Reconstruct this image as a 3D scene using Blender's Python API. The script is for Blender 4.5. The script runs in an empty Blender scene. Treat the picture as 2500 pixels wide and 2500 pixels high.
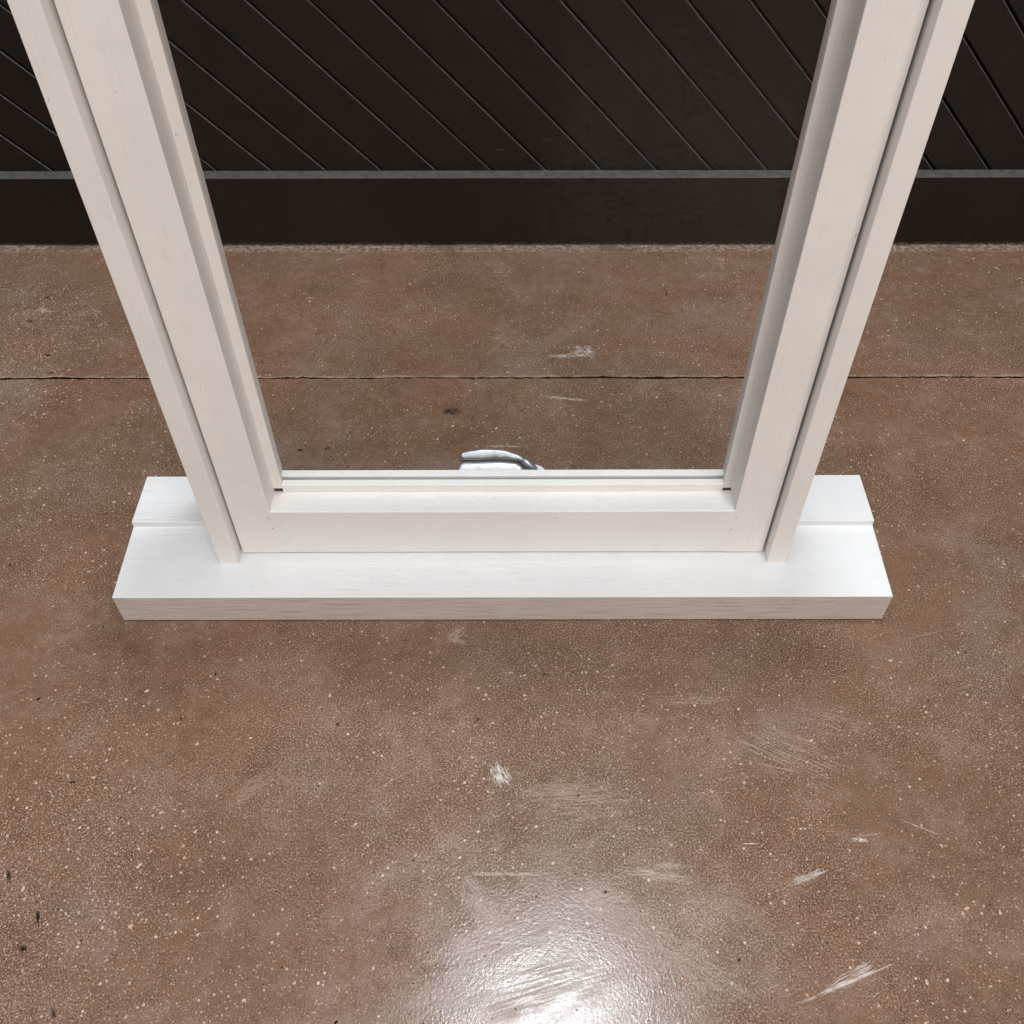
import bpy, bmesh, math, random
from mathutils import Vector, Matrix
random.seed(7)
S = bpy.context.scene
COL = S.collection

# ------------------------------------------------------------------ camera
cd = bpy.data.cameras.new('camera'); cam = bpy.data.objects.new('camera', cd); COL.objects.link(cam)
right = Vector((0.9999855, 0.0017478, -0.0050874)); up = Vector((0.0021640, 0.7351352, 0.6779171)); fwd = Vector((-0.0049248, 0.6779183, -0.7351208))
M = Matrix((right, up, -fwd)).transposed().to_4x4(); M.translation = Vector((0.017277, -0.641037, 0.885443))
cam.matrix_world = M
cd.sensor_width = 36; cd.lens = 2227.97 / 2500 * 36; cd.clip_start = 0.02; cd.clip_end = 60
S.camera = cam

# ------------------------------------------------------------------ light
w = bpy.data.worlds.new('World'); S.world = w; w.use_nodes = True
bg = w.node_tree.nodes['Background']; bg.inputs['Color'].default_value = (0.93, 0.97, 1.0, 1); bg.inputs['Strength'].default_value = 0.17

def area(name, loc, target, sx, sy, power, color):
    l = bpy.data.lights.new(name, 'AREA'); l.shape = 'RECTANGLE'; l.size = sx; l.size_y = sy; l.energy = power; l.color = color
    o = bpy.data.objects.new(name, l); COL.objects.link(o); o.location = loc
    o.rotation_euler = (Vector(target) - Vector(loc)).to_track_quat('-Z', 'Y').to_euler()
    return o
area('ceiling_lamp', (0.20, 0.58, 4.5), (0.05, 0.0, 0), 0.40, 0.40, 88, (0.89, 0.95, 1.0))
area('top_light_panel', (-0.25, -1.75, 4.6), (-0.25, -1.75, 0), 5.0, 3.8, 182, (0.94, 0.97, 1.0))  # added panel for broad top light, placed clear of the floor's mirror zone
area('side_lamp', (1.5, -3.8, 2.2), (0, 0.2, 0.2), 2.8, 2.2, 86, (1.0, 0.90, 0.82))

S.view_settings.view_transform = 'Standard'; S.view_settings.look = 'None'
S.cycles.use_adaptive_sampling = True; S.cycles.adaptive_threshold = 0.03; S.cycles.adaptive_min_samples = 24
S.cycles.max_bounces = 6; S.cycles.diffuse_bounces = 3; S.cycles.glossy_bounces = 3; S.cycles.transparent_max_bounces = 8
S.view_settings.exposure = 0; S.view_settings.gamma = 1; S.view_settings.use_curve_mapping = False

# ------------------------------------------------------------------ shader helpers
class NT:
    def __init__(s, name):
        s.m = bpy.data.materials.new(name); s.m.use_nodes = True; s.t = s.m.node_tree; s.n = s.t.nodes
        s.n.clear(); s.out = s.n.new('ShaderNodeOutputMaterial'); s.b = s.n.new('ShaderNodeBsdfPrincipled')
        s.t.links.new(s.b.outputs[0], s.out.inputs[0])
        s.pos = s.n.new('ShaderNodeTexCoord').outputs['Object']
    def put(s, sock, v):
        if isinstance(v, bpy.types.NodeSocket): s.t.links.new(v, sock)
        elif v is not None:
            if sock.type == 'RGBA' and len(v) == 3: v = (*v, 1)
            sock.default_value = v
    def math(s, op, a, b=None, clamp=False):
        n = s.n.new('ShaderNodeMath'); n.operation = op; n.use_clamp = clamp
        s.put(n.inputs[0], a); s.put(n.inputs[1], b); return n.outputs[0]
    def vec(s, op, a, b=None):
        n = s.n.new('ShaderNodeVectorMath'); n.operation = op; s.put(n.inputs[0], a)
        if b is not None: s.put(n.inputs[1], b)
        return n.outputs['Value'] if op in ('LENGTH', 'DOT_PRODUCT') else n.outputs[0]
    def noise(s, scale, detail=3, rough=.55, v=None, dim='3D', off=None, dist=0):
        n = s.n.new('ShaderNodeTexNoise'); n.noise_dimensions = dim
        v = v or s.pos
        if off is not None: v = s.vec('ADD', v, (off, off * .7, off * .3))
        s.put(n.inputs['Vector'], v); n.inputs['Scale'].default_value = scale
        n.inputs['Detail'].default_value = detail; n.inputs['Roughness'].default_value = rough; n.inputs['Distortion'].default_value = dist
        return n.outputs[0]
    def voro(s, scale, v=None, off=0, rnd=1):
        n = s.n.new('ShaderNodeTexVoronoi'); n.voronoi_dimensions = '2D'
        v = v or s.pos
        if off: v = s.vec('ADD', v, (off, off * .61, 0))
        s.put(n.inputs['Vector'], v); n.inputs['Scale'].default_value = scale; n.inputs['Randomness'].default_value = rnd
        return n
    def ss(s, v, a, b, lo=0, hi=1, smooth=True):
        n = s.n.new('ShaderNodeMapRange'); n.interpolation_type = 'SMOOTHSTEP' if smooth else 'LINEAR'; n.clamp = True
        s.put(n.inputs[0], v)
        if a > b: a, b, lo, hi = b, a, hi, lo
        for i, x in enumerate((a, b, lo, hi)): s.put(n.inputs[i + 1], x)
        return n.outputs[0]
    def mix(s, f, a, b, mode='MIX'):
        n = s.n.new('ShaderNodeMix'); n.data_type = 'RGBA'; n.blend_type = mode
        s.put(n.inputs[0], f); s.put(n.inputs[6], a); s.put(n.inputs[7], b); return n.outputs[2]
    def mapping(s, loc, rot, scale, v=None):
        n = s.n.new('ShaderNodeMapping'); n.vector_type = 'TEXTURE'; s.put(n.inputs[0], v or s.pos)
        n.inputs[1].default_value = loc; n.inputs[2].default_value = (0, 0, rot); n.inputs[3].default_value = scale
        return n.outputs[0]
    def bump(s, h, strength, dist=.001, normal=None):
        n = s.n.new('ShaderNodeBump'); n.inputs['Strength'].default_value = strength; n.inputs['Distance'].default_value = dist
        s.put(n.inputs['Height'], h)
        if normal is not None: s.put(n.inputs['Normal'], normal)
        return n.outputs[0]
    def xyz(s, v=None):
        n = s.n.new('ShaderNodeSeparateXYZ'); s.put(n.inputs[0], v or s.pos); return n.outputs
    def set(s, **k):
        nm = dict(col='Base Color', rough='Roughness', metal='Metallic', spec='Specular IOR Level', nor='Normal')
        for a, b in k.items(): s.put(s.b.inputs[nm[a]], b)
        return s.m

# ------------------------------------------------------------------ materials
CRACK_Y, CRACK_S = 0.4553, -0.0022
# shaped wear marks: x, y, half length, half width, angle, colour, amount, streak stretch (along, across), threshold
W1 = (.66, .61, .56); W2 = (.44, .35, .29); W3 = (.33, .235, .19); DK = (.012, .010, .009)
MARKS = [
     (.1220,.5190,.026,.018,-.30,W1,1.0,(1.2,8),.53,0),(.0900,.5080,.030,.006,.02,W1,.95,(1.5,6),.53,0),(.0918,.4052,.0369,.0036,-.136,W1,.85,(2.2,2),.50,0),(.001,.3019,.036,.0026,-.004,W1,.7,(3,1.5),.50,0),
     (-.0002,-.1982,.0165,.0115,-1.057,W1,1.0,(1.0,11),.50,0),(.0848,-.224,.055,.028,.06,W3,.75,(1.1,11),.52,0),(.06,-.216,.06,.012,.05,W3,.6,(1,5),.48,0),
     (.1496,-.3009,.0420,.0065,-.151,W2,.75,(1.8,5),.50,0),(.1650,-.2925,.022,.004,-.05,W2,.5,(2.5,2.5),.45,0),(.2976,-.3029,.0250,.0052,.313,W1,.95,(.9,9),.53,0),
     (.3175,-.3919,.0300,.0076,.409,W1,.8,(.9,10),.53,0),(.3107,-.3976,.060,.0019,.34,W1,.75,(3,1.2),.46,0),(-.2569,-.2105,.033,.013,.778,(.33,.205,.145),.55,(1.5,3),.44,0),(-.225,-.20,.012,.02,.5,(.33,.22,.16),.35,(1.5,2),.42,0),
     (.305,-.1716,.072,.042,-.467,(.38,.27,.21),.75,(1.0,16),.56,0),(.36,-.135,.05,.03,-.42,(.38,.27,.21),.6,(1.0,14),.57,0),(.0053,-.3004,.0400,.0026,0,(.46,.36,.31),.7,(3,1.5),.4,0),(-.0528,-.0185,.017,.010,.9,(.38,.27,.21),.7,(2,2),.46,0),(-.05,-.03,.015,.004,-.3,(.38,.27,.21),.7,(2,2),.42,0),
     (.3564,-.2667,.009,.0030,-.09,W1,.8,(1.5,2),.45,0),(.366,-.262,.02,.0014,.12,W3,.8,(2,1),.4,0),(.4213,-.2548,.024,.0010,-.429,(.5,.37,.29),.8,(3,1),.42,0),(.2125,-.1079,.056,.010,.023,(.36,.26,.2),.75,(1,6),.54,0),(.247,-.2707,.0095,.0007,0,W1,.9,(2,1),.3,0),
     (-.0121,.5332,.0380,.0045,.931,(.30,.19,.135),.6,(2,2),.4,0),(.01,.523,.03,.0022,.0,(.30,.2,.15),.6,(2,2),.45,0),(.2299,-.3378,.04,.016,-.455,(.32,.23,.18),.45,(1,8),.5,0),(-.012,-.36,.05,.016,.327,(.34,.26,.22),.5,(1,5),.48,0),(.09,-.325,.04,.016,.1,(.34,.26,.22),.5,(2,4),.48,0),(-.02,-.325,.03,.012,-.9,(.34,.26,.22),.5,(1,7),.5,0),
     (.2875,-.1889,.032,.0008,-.243,(.48,.36,.28),.8,(2,1),.4,0),(-.1095,-.2018,.034,.0008,.551,(.42,.31,.25),.7,(2,1),.42,0),(.33,.43,.05,.001,.3,(.4,.29,.22),.6,(2,1),.42,0),(.5,-.02,.05,.001,.25,(.45,.33,.26),.6,(2,1),.42,0),
     (-.4749,-.302,.0075,.0030,-1.1,DK,.9,(1,1),.38,0),(-.433,-.3404,.0088,.0024,-1.2,DK,1,(1,1),.3,0),(-.4366,-.3686,.0052,.0034,-.4,DK,1,(1,1),.3,0),(-.445,-.2053,.0050,.0018,0,DK,1,(1,1),.2,0),
     (-.5153,-.106,.0040,.0024,.84,DK,1,(1,1),.25,0),(-.3249,-.0742,.0024,.0022,.5,DK,1,(1,1),.2,0),(-.3901,-.4224,.0061,.0024,-1.0,DK,.9,(1,1),.3,0),(.2716,.6756,.014,.0022,-1.655,DK,.85,(1,1),.4,0),
     (.08,-.2203,.0022,.0020,0,DK,.85,(1,1),.2,0),(.0447,-.3713,.0019,.0018,0,DK,.9,(1,1),.2,0),(.060,-.2335,.0016,.0013,0,DK,.8,(1,1),.2,0),(-.7756,.6722,.008,.005,-.3,DK,.95,(1,1),.42,0),(-.7795,.6042,.008,.0045,-.4,DK,.95,(1,1),.42,0),
     (-.7206,.5138,.0062,.0034,-.5,DK,1,(1,1),.35,0),(-.7011,.4695,.007,.0026,.3,DK,1,(1,1),.35,0),(-.2868,.2954,.009,.0040,-.2,DK,.9,(1,1),.45,0),(-.25,.2985,.006,.0035,.9,DK,.9,(1,1),.42,0),(-.77,.635,.02,.006,-.2,(.6,.44,.35),.8,(2,2),.5,0),
     (-.0779,.3783,.0175,.0125,.065,(.10,.058,.040),.85,(1.3,1.6),.33,1),(-.0779,.3760,.0165,.0095,0,(.03,.019,.013),.9,(1.6,1.6),.50,1),
     (.0,-.36,.07,.022,.35,W3,.08,(1,5),.44,2),(.10,-.335,.055,.022,-.2,W3,.25,(1,5),.46,2),(-.02,-.325,.035,.02,-.9,W3,.2,(1,7),.46,2),(.17,-.375,.075,.02,-.6,W3,.2,(1,6),.46,2),(.04,-.40,.10,.03,.25,W3,.06,(1,8),.48,2),(-.05,-.405,.06,.018,.6,W3,.2,(1,6),.48,2),
     (.44,.02,.20,.16,.4,(.20,.108,.066),.45,(1,1),.45,0),(-.62,.02,.16,.14,.1,(.19,.098,.060),.45,(1,1),.45,0),(-.74,.74,.2,.05,.0,(.20,.13,.08),.5,(1,1),.4,0),
    ]
XCUT = [-.20, .06, .19]; YCUT = [-.27, -.15, .20, .60]       # floor regions, so that each region's shader stays small
def region(x, y):
    return sum(x > c for c in XCUT), sum(y > c for c in YCUT)
def region_marks(i, j):
    xs = [-99] + XCUT + [99]; ys = [-99] + YCUT + [99]; out = []
    for k, m in enumerate(MARKS):
        r = 1.55 * (abs(m[2] * math.cos(m[4])) + abs(m[3] * math.sin(m[4]))), 1.55 * (abs(m[2] * math.sin(m[4])) + abs(m[3] * math.cos(m[4])))
        if m[0] + r[0] > xs[i] and m[0] - r[0] < xs[i + 1] and m[1] + r[1] > ys[j] and m[1] - r[1] < ys[j + 1]: out.append(k)
    return tuple(out)
def concrete(ids):
    T = NT('sealed_concrete'); P = T.pos; X = T.xyz()
    big = T.ss(T.noise(2.6, 4, .62), .40, .60); mid = T.noise(13, 5, .66, off=3); sml = T.noise(85, 3, .65, off=9)
    c = T.mix(big, (.200, .104, .062), (.170, .096, .057))
    c = T.mix(T.ss(mid, .50, .70, 0, .85), c, (.250, .150, .106))
    c = T.mix(T.ss(mid, .48, .30, 0, .80), c, (.142, .069, .042))
    tint = T.noise(6, 3, .6, off=33)
    c = T.mix(T.ss(tint, .54, .72, 0, .55), c, (.228, .160, .134)); c = T.mix(T.ss(tint, .46, .30, 0, .5), c, (.205, .098, .056))
    c = T.mix(T.ss(sml, .50, .68, 0, .30), c, (.27, .18, .135)); c = T.mix(T.ss(sml, .48, .30, 0, .40), c, (.095, .055, .037))
    # fine sand grain
    grain = T.noise(560, 2, .75, off=5)
    gv = T.ss(T.noise(5, 4, .65, off=27), .34, .64, .35, 1.0)
    c = T.mix(T.math('MULTIPLY', T.ss(grain, .515, .66, 0, .85), gv), c, (.44, .31, .23))
    c = T.mix(T.math('MULTIPLY', T.ss(grain, .485, .34, 0, .9), gv), c, (.062, .033, .020))
    # worn area on the left where the stones show
    wx = T.vec('LENGTH', T.mapping((-.80, .56, 0), .35, (.16, .25, 1)))
    worn = T.ss(T.math('ADD', wx, T.math('MULTIPLY', T.math('SUBTRACT', T.noise(9, 3), .5), .9)), 1.15, .45)
    lx = T.vec('LENGTH', T.mapping((-.45, -.33, 0), .2, (.17, .22, 1)))
    worn2 = T.ss(T.math('ADD', lx, T.math('MULTIPLY', T.math('SUBTRACT', T.noise(9, 3, off=2), .5), .8)), 1.15, .4)
    dens = T.math('ADD', T.math('ADD', T.ss(T.noise(4.2, 3, .6, off=40), .3, .75, .2, 1.15), T.math('MULTIPLY', worn, 2.2)), T.math('MULTIPLY', worn2, .9))
    wob = T.math('MULTIPLY', T.math('SUBTRACT', T.noise(330, 2, off=8), .5), .38)
    def specks(c, scale, frac, r0, r1, off, ca, cb, amt=1.0, usedens=True, st=(1, 1, 1), rot=0):
        v = T.mapping((0, 0, 0), rot, st)
        n = T.voro(scale, v=v, off=off); rgb = T.n.new('ShaderNodeSeparateColor'); T.put(rgb.inputs[0], n.outputs['Color'])
        fr = T.math('MULTIPLY', dens, frac) if usedens else frac
        sel = T.math('LESS_THAN', rgb.outputs[0], fr)
        rad = T.ss(rgb.outputs[1], 0, 1, r0, r1, False)
        d = T.math('ADD', n.outputs['Distance'], wob)
        m = T.math('MULTIPLY', T.ss(T.math('SUBTRACT', rad, d), -.05, .07), sel)
        col = T.mix(rgb.outputs[2], ca, cb)
        return T.mix(T.math('MULTIPLY', m, amt), c, col), m
    c, m1 = specks(c, 430, .12, .16, .36, 1.3, (.60, .43, .33), (.40, .28, .21), .85)
    c, m2 = specks(c, 230, .048, .10, .34, 4.7, (.66, .50, .40), (.48, .34, .27), .9)
    c, m3 = specks(c, 95, .013, .10, .24, 7.1, (.66, .52, .43), (.58, .34, .21), .9, st=(1, .65, 1), rot=.5)
    c, m4 = specks(c, 260, .035, .12, .32, 11.2, (.020, .013, .010), (.05, .03, .02), .85, st=(1, .6, 1), rot=-.4)
    c, m5 = specks(c, 80, .008, .08, .19, 13.4, (.010, .008, .007), (.025, .016, .012), .95, st=(1, .5, 1), rot=1.0)
    pit = None; worn3 = None
    for i in ids:
        cx, cy, hl, hw, an, col, amt, st, th, dp = MARKS[i]
        v = T.mapping((cx, cy, 0), an, (hl, hw, 1))
        r = T.vec('LENGTH', T.vec('MULTIPLY', v, (1, 1, 0)))
        sv = T.vec('MULTIPLY', v, (st[0], st[1], 0))
        n = T.noise(1.6, 3, .62, v=sv, dim='2D', off=i * 3.7 + 1)
        edge = T.math('ADD', r, T.math('MULTIPLY', T.math('SUBTRACT', T.noise(2.3, 1, .6, v=v, dim='2D', off=i * 5.1), .5), 1.0))
        soft = .35 if max(hl, hw) < .1 else .15
        m = T.math('MULTIPLY', T.ss(edge, 1.0, soft), T.ss(n, th - .06, th + .07))
        if dp == 1: pit = m if pit is None else T.math('MAXIMUM', pit, m)
        if dp == 2: worn3 = m if worn3 is None else T.math('MAXIMUM', worn3, m)
        c = T.mix(T.math('MULTIPLY', m, amt), c, col)
    # chipped pale rim along the joint, and the rough pale lip under the door
    cy = T.math('SUBTRACT', X[1], T.math('ADD', CRACK_Y, T.math('MULTIPLY', X[0], CRACK_S)))
    rim = T.math('MULTIPLY', T.ss(T.math('ADD', T.math('ABSOLUTE', T.math('SUBTRACT', cy, .002)), T.math('MULTIPLY', T.math('SUBTRACT', T.noise(90, 3, off=6), .5), .010)), .0065, .002), T.ss(T.noise(28, 3, off=77), .42, .6))
    c = T.mix(T.math('MULTIPLY', rim, .8), c, (.34, .21, .145))
    ly = T.math('SUBTRACT', X[1], T.math('ADD', .8095, T.math('MULTIPLY', X[0], -.0048)))
    lip = T.ss(T.math('ADD', ly, T.math('MULTIPLY', T.math('SUBTRACT', T.noise(45, 4, .65, off=17), .5), .016)), -.003, .004)
    lc = T.mix(T.ss(T.noise(130, 3, .7, off=51), .36, .66), (.11, .072, .052), (.36, .265, .21))
    lc = T.mix(T.ss(T.noise(16, 3, off=61), .50, .66, 0, .8), lc, (.12, .078, .056))
    c = T.mix(T.math('MULTIPLY', lip, .9), c, lc)
    # gloss: sealed, scuffed in sweeping arcs
    swirl = T.noise(6, 3, .7, v=T.mapping((0, 0, 0), .45, (.3, .1, 1)), off=3)
    rough = T.math('ADD', T.ss(mid, .3, .7, .16, .25), T.ss(swirl, .35, .65, -.02, .03))
    rough = T.math('ADD', rough, T.math('MULTIPLY', T.math('MAXIMUM', lip, T.math('MAXIMUM', m4, m5)), .5))
    h = T.math('ADD', T.noise(300, 2, .6, off=31), T.math('MULTIPLY', grain, .5))
    if worn3 is not None: rough = T.math('ADD', rough, T.math('MULTIPLY', worn3, .11))
    if pit is not None: h = T.math('SUBTRACT', h, T.math('MULTIPLY', pit, 6.0))
    return T.set(col=c, rough=rough, nor=T.bump(h, .32, .00038), spec=T.ss(T.math('MAXIMUM', lip, T.math('MAXIMUM', m4, m5)), 0, 1, .45, .03))

def plain_dirt():
    T = NT('joint_dirt'); return T.set(col=T.mix(T.noise(120, 3), (.012, .008, .006), (.05, .03, .02)), rough=.95, spec=.1)

def painted_wood(name, axis, wear=.25, base=(.80, .795, .79), coat=(.50, .44, .40)):
    T = NT(name)
    k = 60 if wear > .7 else 26; st = {'X': (1, k, k), 'Z': (k, k, 1)}[axis]
    sv = T.vec('MULTIPLY', T.pos, st)
    g = T.noise(14, 4, .65, v=sv); g2 = T.noise(42, 3, .6, v=sv, off=4); patch = T.noise(9, 3, .6, off=2)
    c = T.mix(T.ss(patch, .3, .75, 0, .5), base, tuple(b * .90 for b in base))
    c = T.mix(T.ss(T.noise(34, 4, .65, off=7), .48, .75, 0, .45), c, tuple(b * q for b, q in zip(base, (.91, .90, .885))))
    streak = T.math('MULTIPLY', T.ss(T.math('ADD', g, T.math('MULTIPLY', T.math('SUBTRACT', g2, .5), .5)), .54, .70), T.ss(T.noise(7, 3, .6, off=12), .40, .68))
    if wear > .7: streak = T.ss(T.math('ADD', g, T.math('MULTIPLY', T.math('SUBTRACT', g2, .5), .6)), .46, .68)
    c = T.mix(T.math('MULTIPLY', streak, wear), c, coat)
    dots = T.noise(300, 2, .5, v=T.vec('MULTIPLY', T.pos, {'X': (.35, 1, 1), 'Z': (1, 1, .35)}[axis]), off=8)
    c = T.mix(T.math('MULTIPLY', T.math('MULTIPLY', T.ss(dots, .74, .78), T.ss(T.noise(6, 2, off=30), .45, .62)), .55), c, (.28, .25, .23))
    h = T.math('ADD', T.math('MULTIPLY', g2, .6), T.math('MULTIPLY', T.noise(600, 2, .6, off=6), .5))
    return T.set(col=c, rough=T.ss(patch, .3, .7, .40, .52), nor=T.bump(T.math('ADD', h, T.math('MULTIPLY', g, 1.2)), .55, .0004), spec=.35)

def dark_paint():
    T = NT('brown_black_paint'); X = T.xyz()
    n = T.noise(3, 4, .6); c = T.mix(T.ss(n, .3, .7), (.0135, .0090, .0066), (.0175, .0118, .0086))
    c = T.mix(T.math('MULTIPLY', T.ss(T.noise(260, 2, .6, v=T.vec('MULTIPLY', T.pos, (.1, 1, 1))), .72, .8), .25), c, (.06, .05, .045))
    bi = T.math('FLOOR', T.math('DIVIDE', T.math('ADD', T.math('ADD', X[0], X[2]), .649), .0946))
    wn = T.n.new('ShaderNodeTexWhiteNoise'); wn.noise_dimensions = '1D'; T.put(wn.inputs['W'], bi)
    c = T.mix(T.math('MULTIPLY', wn.outputs[0], .28), c, (.0095, .0072, .0058))
    fl = T.math('MULTIPLY', T.ss(T.noise(55, 4, .7, off=3), .66, .70), T.ss(T.noise(4, 2, off=8), .52, .62))
    c = T.mix(fl, c, (.004, .003, .003))
    c = T.mix(T.math('MULTIPLY', T.ss(T.noise(26, 4, .7, off=13), .56, .78), .35), c, (.034, .026, .021))
    for x0, z0, a, b, rot, tone in ((-.428, .3545, .011, .0050, .6, (.0025, .002, .002)), (-.421, .349, .007, .0035, .2, (.0025, .002, .002)), (-.0097, .1675, .010, .0022, .1, (.045, .038, .033)), (.0694, .1848, .010, .0020, .0, (.040, .033, .028)), (.787, .266, .012, .0020, .8, (.003, .0025, .002))):
        cb = T.n.new('ShaderNodeCombineXYZ'); T.put(cb.inputs[0], X[0]); T.put(cb.inputs[1], X[2])
        v = T.mapping((x0, z0, 0), -rot, (a, b, 1), v=cb.outputs[0])
        c = T.mix(T.ss(T.math('ADD', T.vec('LENGTH', v), T.math('MULTIPLY', T.math('SUBTRACT', T.noise(1.6, 3, .65, v=v, dim='2D', off=x0), .5), 1.3)), .95, .75), c, tone)
    return T.set(col=c, rough=T.ss(T.noise(8, 4), .3, .7, .44, .62), nor=T.bump(T.noise(380, 3, .6), .25, .0002), spec=.2)

def dust_edge_light_paint():
    T = NT('dust_and_edge_light')  # grey for ledge dust; on board chamfers it paints caught overhead light
    c = T.mix(T.ss(T.noise(70, 4, .65), .3, .7), (.055, .049, .045), (.095, .086, .079))
    c = T.mix(T.math('MULTIPLY', T.ss(T.noise(260, 2), .68, .74), .5), c, (.30, .28, .26))
    return T.set(col=c, rough=.7, spec=.3)

def cast_metal():
    T = NT('silver_cast_metal')
    n = T.noise(90, 3, .6); g = T.noise(700, 2, .6)
    return T.set(col=T.mix(n, (.32, .323, .335), (.43, .434, .448)), metal=.70, rough=T.ss(n, .3, .7, .30, .40), nor=T.bump(T.noise(55, 1, .5, off=4), .5, .0040, T.bump(g, .06, .0002)))

def glass():
    T = NT('window_glass'); T.n.remove(T.b)
    tr = T.n.new('ShaderNodeBsdfTransparent'); tr.inputs[0].default_value = (.992, .995, .993, 1)
    gl = T.n.new('ShaderNodeBsdfGlossy'); gl.inputs['Roughness'].default_value = .01
    ge = T.n.new('ShaderNodeNewGeometry'); cs = T.math('ABSOLUTE', T.vec('DOT_PRODUCT', ge.outputs['Normal'], ge.outputs['Incoming']))
    fr = T.math('ADD', .04, T.math('MULTIPLY', T.math('POWER', T.math('SUBTRACT', 1.0, cs), 5.0), .96))
    mx = T.n.new('ShaderNodeMixShader'); L = T.t.links.new
    L(T.math('MULTIPLY', fr, .25), mx.inputs[0]); L(tr.outputs[0], mx.inputs[1]); L(gl.outputs[0], mx.inputs[2]); L(mx.outputs[0], T.out.inputs[0])
    return T.m

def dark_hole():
    T = NT('hole_and_gap_shade'); return T.set(col=T.mix(T.noise(300, 2), (.03, .018, .012), (.10, .06, .045)), rough=.9)  # dark tone for holes, also for painted shade in the handle gap

MD = plain_dirt(); MX = painted_wood('white_paint_across', 'X', .20, base=(.84, .81, .785)); MXS = painted_wood('white_paint_sill', 'X', .40, base=(.77, .77, .77)); MXF = painted_wood('thin_paint_with_shade', 'X', .75, base=(.62, .55, .505), coat=(.33, .255, .215))  # sill-front base holds a standing person's shade, besides real brown grain streaks
MZ = painted_wood('white_paint_upright', 'Z', .20, base=(.85, .815, .78)); MP = dark_paint(); MU = dust_edge_light_paint(); MM = cast_metal(); MG = glass(); MH = dark_hole()  # upright and rail bases hold warm floor bounce; sill is the same paint

# ------------------------------------------------------------------ mesh helpers
def link(name, bm, mats, parent=None):
    bmesh.ops.recalc_face_normals(bm, faces=bm.faces)
    me = bpy.data.meshes.new(name); bm.to_mesh(me); bm.free()
    for m in (mats if isinstance(mats, (list, tuple)) else [mats]): me.materials.append(m)
    o = bpy.data.objects.new(name, me); COL.objects.link(o)
    if parent: o.parent = parent
    return o
def round_poly(pts, r, seg=3):
    out = []; n = len(pts)
    for i in range(n):
        p, a, b = Vector(pts[i]), Vector(pts[i - 1]), Vector(pts[(i + 1) % n])
        u, v = (a - p), (b - p); rr = min(r, u.length * .45, v.length * .45)
        s, e = p + u.normalized() * rr, p + v.normalized() * rr
        for k in range(seg + 1):
            t = k / seg; out.append((s * (1 - t) + p * t) * (1 - t) + (p * (1 - t) + e * t) * t)
    return out
def prism(bm, prof, axis, a, b, r=.0009, mat=0, seg=2):
    """profile (two coords in the other axes' order) swept along axis from a to b"""
    q = round_poly(prof, r, seg) if r else [Vector(p) for p in prof]
    def at(p, t): return {'X': (t, p[0], p[1]), 'Z': (p[0], p[1], t), 'Y': (p[0], t, p[1])}[axis]
    A = [bm.verts.new(at(p, a)) for p in q]; B = [bm.verts.new(at(p, b)) for p in q]; n = len(q)
    fs = [bm.faces.new((A[i], A[(i + 1) % n], B[(i + 1) % n], B[i])) for i in range(n)] + [bm.faces.new(A), bm.faces.new(B[::-1])]
    for f in fs: f.material_index = mat
    return fs
def rect(x0, y0, x1, y1): return [(x0, y0), (x1, y0), (x1, y1), (x0, y1)]
def thing(name, label, cat, loc=(0, 0, 0), rz=0):
    o = bpy.data.objects.new(name, None); COL.objects.link(o); o.location = loc; o.rotation_euler = (0, 0, rz)
    o['kind'] = 'thing'; o['label'] = label; o['category'] = cat; o.empty_display_size = .1
    return o

# ------------------------------------------------------------------ floor: two poured slabs with a ragged open joint
def floor():
    bm = bmesh.new(); xs = [-6, -3]; x = -1.6
    while x < 1.6: xs.append(x); x += random.uniform(.002, .006)
    xs = sorted(xs + XCUT + [1.6, 3, 6])
    import mathutils
    def nz(x, o): return mathutils.noise.noise(Vector((x * 11, o, 0))) * .0022 + mathutils.noise.noise(Vector((x * 70, o, 3))) * .0018 + mathutils.noise.noise(Vector((x * 220, o, 7))) * .0013
    prev = None; mats = [MD]; where = {}; bysets = {}
    def slot(x, y):
        k = region(x, y)
        if k not in where:
            ids = region_marks(*k)
            if ids not in bysets: bysets[ids] = len(mats); mats.append(concrete(ids))
            where[k] = bysets[ids]
        return where[k]
    for x in xs:
        c = CRACK_Y + CRACK_S * x
        mid = nz(x, 2) * .8; wd = max(.0006, .0016 + nz(x, 9) * .7 + .0005 * math.sin(x * 5)); chip = max(0, nz(x, 15) - .0007) * 2.2; chip2 = max(0, nz(x, 23) - .0008) * 2.2
        far, near = c + mid + wd + chip, c + mid - wd - chip2
        ys = [(-6, 0)] + [(y, 0) for y in YCUT if y < CRACK_Y] + [(near - .0012, 0), (near, -.0009), (near + .0002, -.012), (far - .0002, -.012), (far, -.0009), (far + .0012, 0)] + [(y, 0) for y in YCUT if y > CRACK_Y] + [(6, 0)]
        row = [bm.verts.new((x, *p)) for p in ys]
        if prev:
            for i in range(len(ys) - 1):
                f = bm.faces.new((prev[i], row[i], row[i + 1], prev[i + 1])); m = f.calc_center_median()
                f.material_index = 0 if min(v.co.z for v in f.verts) < -.005 else slot(m.x, m.y)
        prev = row
    o = link('floor', bm, mats); o['kind'] = 'structure'
    o['label'] = 'speckled brown sealed concrete floor with a ragged joint line and white scuffs'
    if bpy.app.background: print('floor materials', [len(region_marks(*k)) for k in where])
floor()

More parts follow.
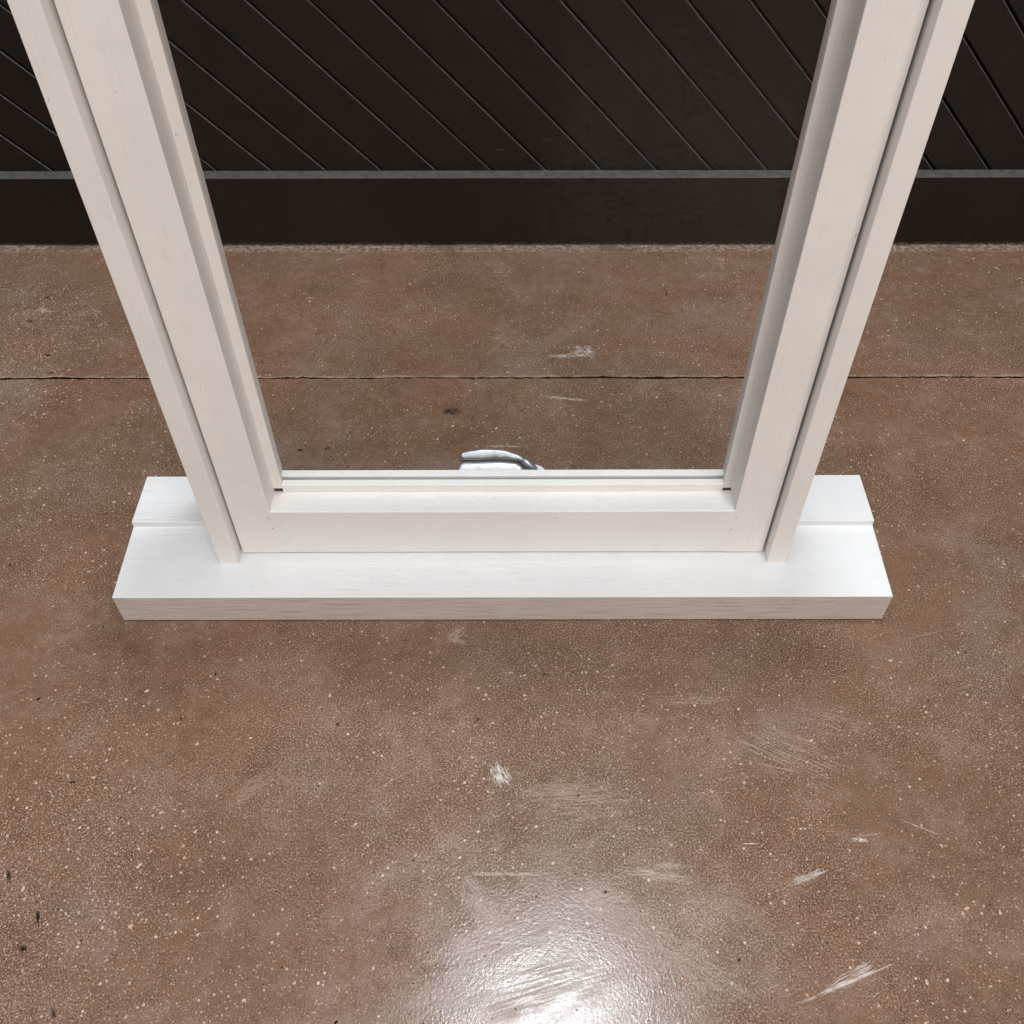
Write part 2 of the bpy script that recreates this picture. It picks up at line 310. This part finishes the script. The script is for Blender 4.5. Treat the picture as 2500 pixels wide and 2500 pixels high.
# ------------------------------------------------------------------ door behind: diagonal boards over a plain bottom rail
door = thing('wooden_door', 'dark brown-black door of diagonal boards above a plain bottom rail, behind the window', 'door', (0, .8300, 0), -.0048)
bm = bmesh.new()
prism(bm, [(0, .007), (0, .1292), (.0228, .1305), (.046, .1305), (.046, .007)], 'X', -1.6, 1.6, r=.0016, seg=3)
for f in bm.faces:
    c = f.calc_center_median(); f.normal_update()
    if abs(c.x) < 1.5 and .1275 < c.z < .1312 and c.y < .0238 and abs(f.normal.z) > .25: f.material_index = 1
link('bottom_rail', bm, [MP, MU], door)
def boards():
    bm = bmesh.new(); pitch = .0946; D = Vector((1, 0, -1)).normalized(); N = Vector((1, 0, 1)).normalized()
    for k in range(-34, 26):
        x0 = -.7795 + pitch * k; x1 = x0 + pitch
        o = Vector((x0, .0235, .1305)); wd = pitch / math.sqrt(2)
        jit = random.uniform(-.0003, .0003); gap = .0018; ch = .0014
        pr = [(gap, .019), (gap, ch + .0006), (gap + ch * .8, 0), (wd - gap - ch, 0), (wd - gap, ch), (wd - gap, .019)]
        A = []; B = []
        for s, d in pr:
            A.append(bm.verts.new(o + N * s + Vector((0, d + jit, 0)) - D * 5)); B.append(bm.verts.new(o + N * s + Vector((0, d + jit, 0)) + D * 5))
        n = len(pr)
        for i in range(n):
            f = bm.faces.new((A[i], A[(i + 1) % n], B[(i + 1) % n], B[i])); f.material_index = 1 if i == 3 else 0  # upward chamfer is paler: caught light put into its colour
        bm.faces.new(A); bm.faces.new(B[::-1])
    for co, no in (((-1.6, 0, 0), (-1, 0, 0)), ((1.6, 0, 0), (1, 0, 0)), ((0, 0, .1307), (0, 0, -1)), ((0, 0, 2.1), (0, 0, 1))):
        bmesh.ops.bisect_plane(bm, geom=bm.verts[:] + bm.edges[:] + bm.faces[:], plane_co=co, plane_no=no, clear_outer=True)
    prism(bm, rect(.0432, .1310, .0456, 2.1), 'X', -1.6, 1.6, r=0)
    link('board_panel', bm, [MP, MU], door)
boards()

# ------------------------------------------------------------------ window unit
win = thing('casement_window', 'white painted wooden casement window standing upright on the concrete floor, with a stepped sill', 'window')
TOP = .86
bm = bmesh.new(); prism(bm, [(0, .0016), (0, .0458), (.1002, .0566), (.1004, .0646), (.1746, .0690), (.1746, .0016)], 'X', -.45, .45, r=.0010)

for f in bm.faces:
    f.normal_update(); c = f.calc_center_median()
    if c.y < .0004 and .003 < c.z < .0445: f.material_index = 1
link('sill', bm, [MXS, MXF], win)
def upright(name, prof, z0, z1, parent, mat=MZ, r=.0012):
    bm = bmesh.new(); prism(bm, prof, 'Z', z0, z1, r=r, seg=3); return link(name, bm, mat, parent)
upright('jamb', rect(-.3347, .0462, -.3119, .165), .046, TOP, win, r=.0012)
upright('jamb', rect(.3124, .0462, .3347, .165), .046, TOP, win, r=.0012)
bm = bmesh.new(); prism(bm, rect(.0440, TOP, .166, TOP + .028), 'X', -.345, .345); link('head', bm, MX, win)
# sash: stiles, bottom and top rail with glazing beads and a pane
zs = .0541
def stile(s, xo, xi, xr, xb):
    st = upright('stile', [(xo, .0608), (xi, .0608), (xi, .1066), (xr, .1066), (xr, .1160), (xo, .1160)] , zs, TOP - .004, win)
    bm = bmesh.new(); xe = xi + s * .004; prism(bm, [(xe, .0925), (xb, .0925), (xb, .1012), (xe, .1012)], 'Z', .1312 if s < 0 else .1304, TOP - .075, r=.0012)
    link('glazing_bead', bm, MZ, st)
    bm = bmesh.new(); lo, hi = min(xi, xb) + .0006, max(xi, xb) - .0006
    prism(bm, rect(lo, .0935, hi, .1008), 'Z', .1254, .1320, r=0); link('bead_gap_block', bm, MH, st)  # dark block filling the open gap below the bead
    return st
stile(-1, -.3091, -.2632, -.2552, -.2524); stile(1, .3096, .2649, .2573, .2547)
bm = bmesh.new()
prism(bm, [(.06082, zs), (.06082, .1250), (.1066, .1250), (.1066, .1368), (.1165, .1372), (.1165, zs)], 'X', -.2644, .2661, r=.0013)
rail = link('bottom_rail', bm, MX, win)
bm = bmesh.new(); prism(bm, [(.0925, .1245), (.0922, .1362), (.1010, .1372), (.1012, .1245)], 'X', -.2526, .2549, r=.0012); link('glazing_bead', bm, MX, rail)
for x, z in ((-.2665, .1150), (-.2650, .0975), (.268, .114), (.266, .094)):
    bm = bmesh.new(); bmesh.ops.create_circle(bm, cap_ends=True, segments=10, radius=.0008, matrix=Matrix.Translation((x, .06055, z)) @ Matrix.Rotation(math.pi / 2, 4, 'X'))
    link('nail_hole', bm, MH, rail)
bm = bmesh.new()
prism(bm, [(.0608, TOP - .004), (.0608, TOP - .074), (.1066, TOP - .074), (.1066, TOP - .086), (.1165, TOP - .086), (.1165, TOP - .004)], 'X', -.2632, .2649)
link('top_rail', bm, MX, win)
bm = bmesh.new(); prism(bm, rect(-.2560, .1022, .2580, .1060), 'Z', .1258, TOP - .08, r=0); link('glass_pane', bm, MG, win)

# ------------------------------------------------------------------ fold-down crank handle on the inner sill
O0 = Vector((-.0099, .1300, .1235)); U = Vector((1, 0, 0)); V = Vector((0, .81, .586)).normalized(); Nn = U.cross(V)   # Nn points to the upper front
def hp(zx, zy, d=0): return O0 + U * (zx - 805) * .0000602 + V * (550 - zy) * .0000627 + Nn * d
def slab(bm, pts, d0, d1):
    q = round_poly(pts, 22, 3)
    A = [bm.verts.new(hp(p[0], p[1], d1)) for p in q]; B = [bm.verts.new(hp(p[0], p[1], d0)) for p in q]; n = len(q)
    bm.faces.new(A); bm.faces.new(B[::-1])
    for i in range(n): bm.faces.new((A[i], A[(i + 1) % n], B[(i + 1) % n], B[i]))
def loft(bm, stations, nc, ht, ex, seg=40):
    """rounded bar: stations (along, upper edge, lower edge), superellipse section of half height ht centred at depth nc"""
    fine = []
    for a, b in zip(stations, stations[1:]):
        for k in range(4): fine.append([p + (q - p) * k / 4 for p, q in zip(a, b)])
    fine.append(stations[-1]); rings = []
    for zx, t, b in fine:
        c, h = (t + b) / 2, abs(b - t) / 2; k = min(1.0, h / 60) ** .5; ring = []
        for m in range(seg):
            a = 2 * math.pi * m / seg; cx, sx = math.cos(a), math.sin(a)
            ring.append(bm.verts.new(hp(zx, c - h * math.copysign(abs(cx) ** (2 / ex), cx), nc + ht * k * math.copysign(abs(sx) ** (2 / ex), sx))))
        rings.append(ring)
    for A, B in zip(rings, rings[1:]):
        for m in range(seg): bm.faces.new((A[m], A[(m + 1) % seg], B[(m + 1) % seg], B[m]))
    bm.faces.new(rings[0][::-1]); bm.faces.new(rings[-1])
def shade(o):
    for p in o.data.polygons: p.use_smooth = True
    return o
def tube(bm, a, b, r0, r1, seg=20):
    d = (b - a).normalized(); q = d.to_track_quat('Z', 'Y').to_matrix()
    rings = []
    for t, r in ((0, r0 * .75), (.04, r0), (.96, r1), (1, r1 * .8)):
        c = a.lerp(b, t); rings.append([bm.verts.new(c + q @ Vector((math.cos(k * 2 * math.pi / seg) * r, math.sin(k * 2 * math.pi / seg) * r, 0))) for k in range(seg)])
    for A, B in zip(rings, rings[1:]):
        for k in range(seg): bm.faces.new((A[k], A[(k + 1) % seg], B[(k + 1) % seg], B[k]))
    bm.faces.new(rings[0][::-1]); bm.faces.new(rings[-1])
handle = bpy.data.objects.new('crank_handle', None); COL.objects.link(handle); handle.parent = win; handle['label'] = 'silver fold-down crank handle on the inner side of the sill'
bm = bmesh.new()
loft(bm, [(108, 485, 800), (113, 405, 850), (128, 352, 900), (165, 322, 920), (230, 308, 930), (330, 305, 930), (450, 309, 930), (580, 302, 930), (700, 294, 930), (850, 291, 930), (1000, 296, 930), (1150, 312, 930), (1270, 335, 920), (1335, 375, 910), (1400, 455, 900), (1460, 550, 860), (1475, 600, 800)], -.0225, .0195, 3.2)
shade(link('operator_cover', bm, MM, handle))
bm = bmesh.new()
loft(bm, [(160, 262, 290), (168, 228, 318), (190, 203, 344), (225, 189, 352), (330, 166, 349), (500, 142, 357), (680, 130, 344), (850, 138, 341), (1000, 155, 346), (1150, 194, 357), (1300, 250, 378), (1390, 296, 392), (1418, 322, 380)], -.0048, .0058, 2.7)
lever = shade(link('lever', bm, MM, handle))
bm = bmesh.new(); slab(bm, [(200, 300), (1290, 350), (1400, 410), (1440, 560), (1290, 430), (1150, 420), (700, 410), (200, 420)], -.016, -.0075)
link('gap_shade_slab', bm, MH, handle)  # dark slab painting the shade between lever and cover
bm = bmesh.new(); tube(bm, hp(1385, 345, -.0055), hp(1640, 545, -.0085), .0046, .0044); shade(link('pivot_neck', bm, MM, handle))
bm = bmesh.new(); tube(bm, hp(228, 252, -.004), hp(228, 252, .0006), .0015, .0015, 14); link('pin_recess', bm, MH, handle)
bm = bmesh.new(); bmesh.ops.create_icosphere(bm, subdivisions=2, radius=.00085, matrix=Matrix.Translation(hp(232, 257, .0006))); shade(link('pin', bm, MM, handle))
bm = bmesh.new(); slab(bm, [(20, 640), (60, 545), (120, 490), (700, 470), (1500, 430), (1660, 420), (1750, 455), (1860, 545), (1950, 680), (1950, 1000), (20, 1000)], -.055, -.0125)
link('base_flange', bm, MM, handle)
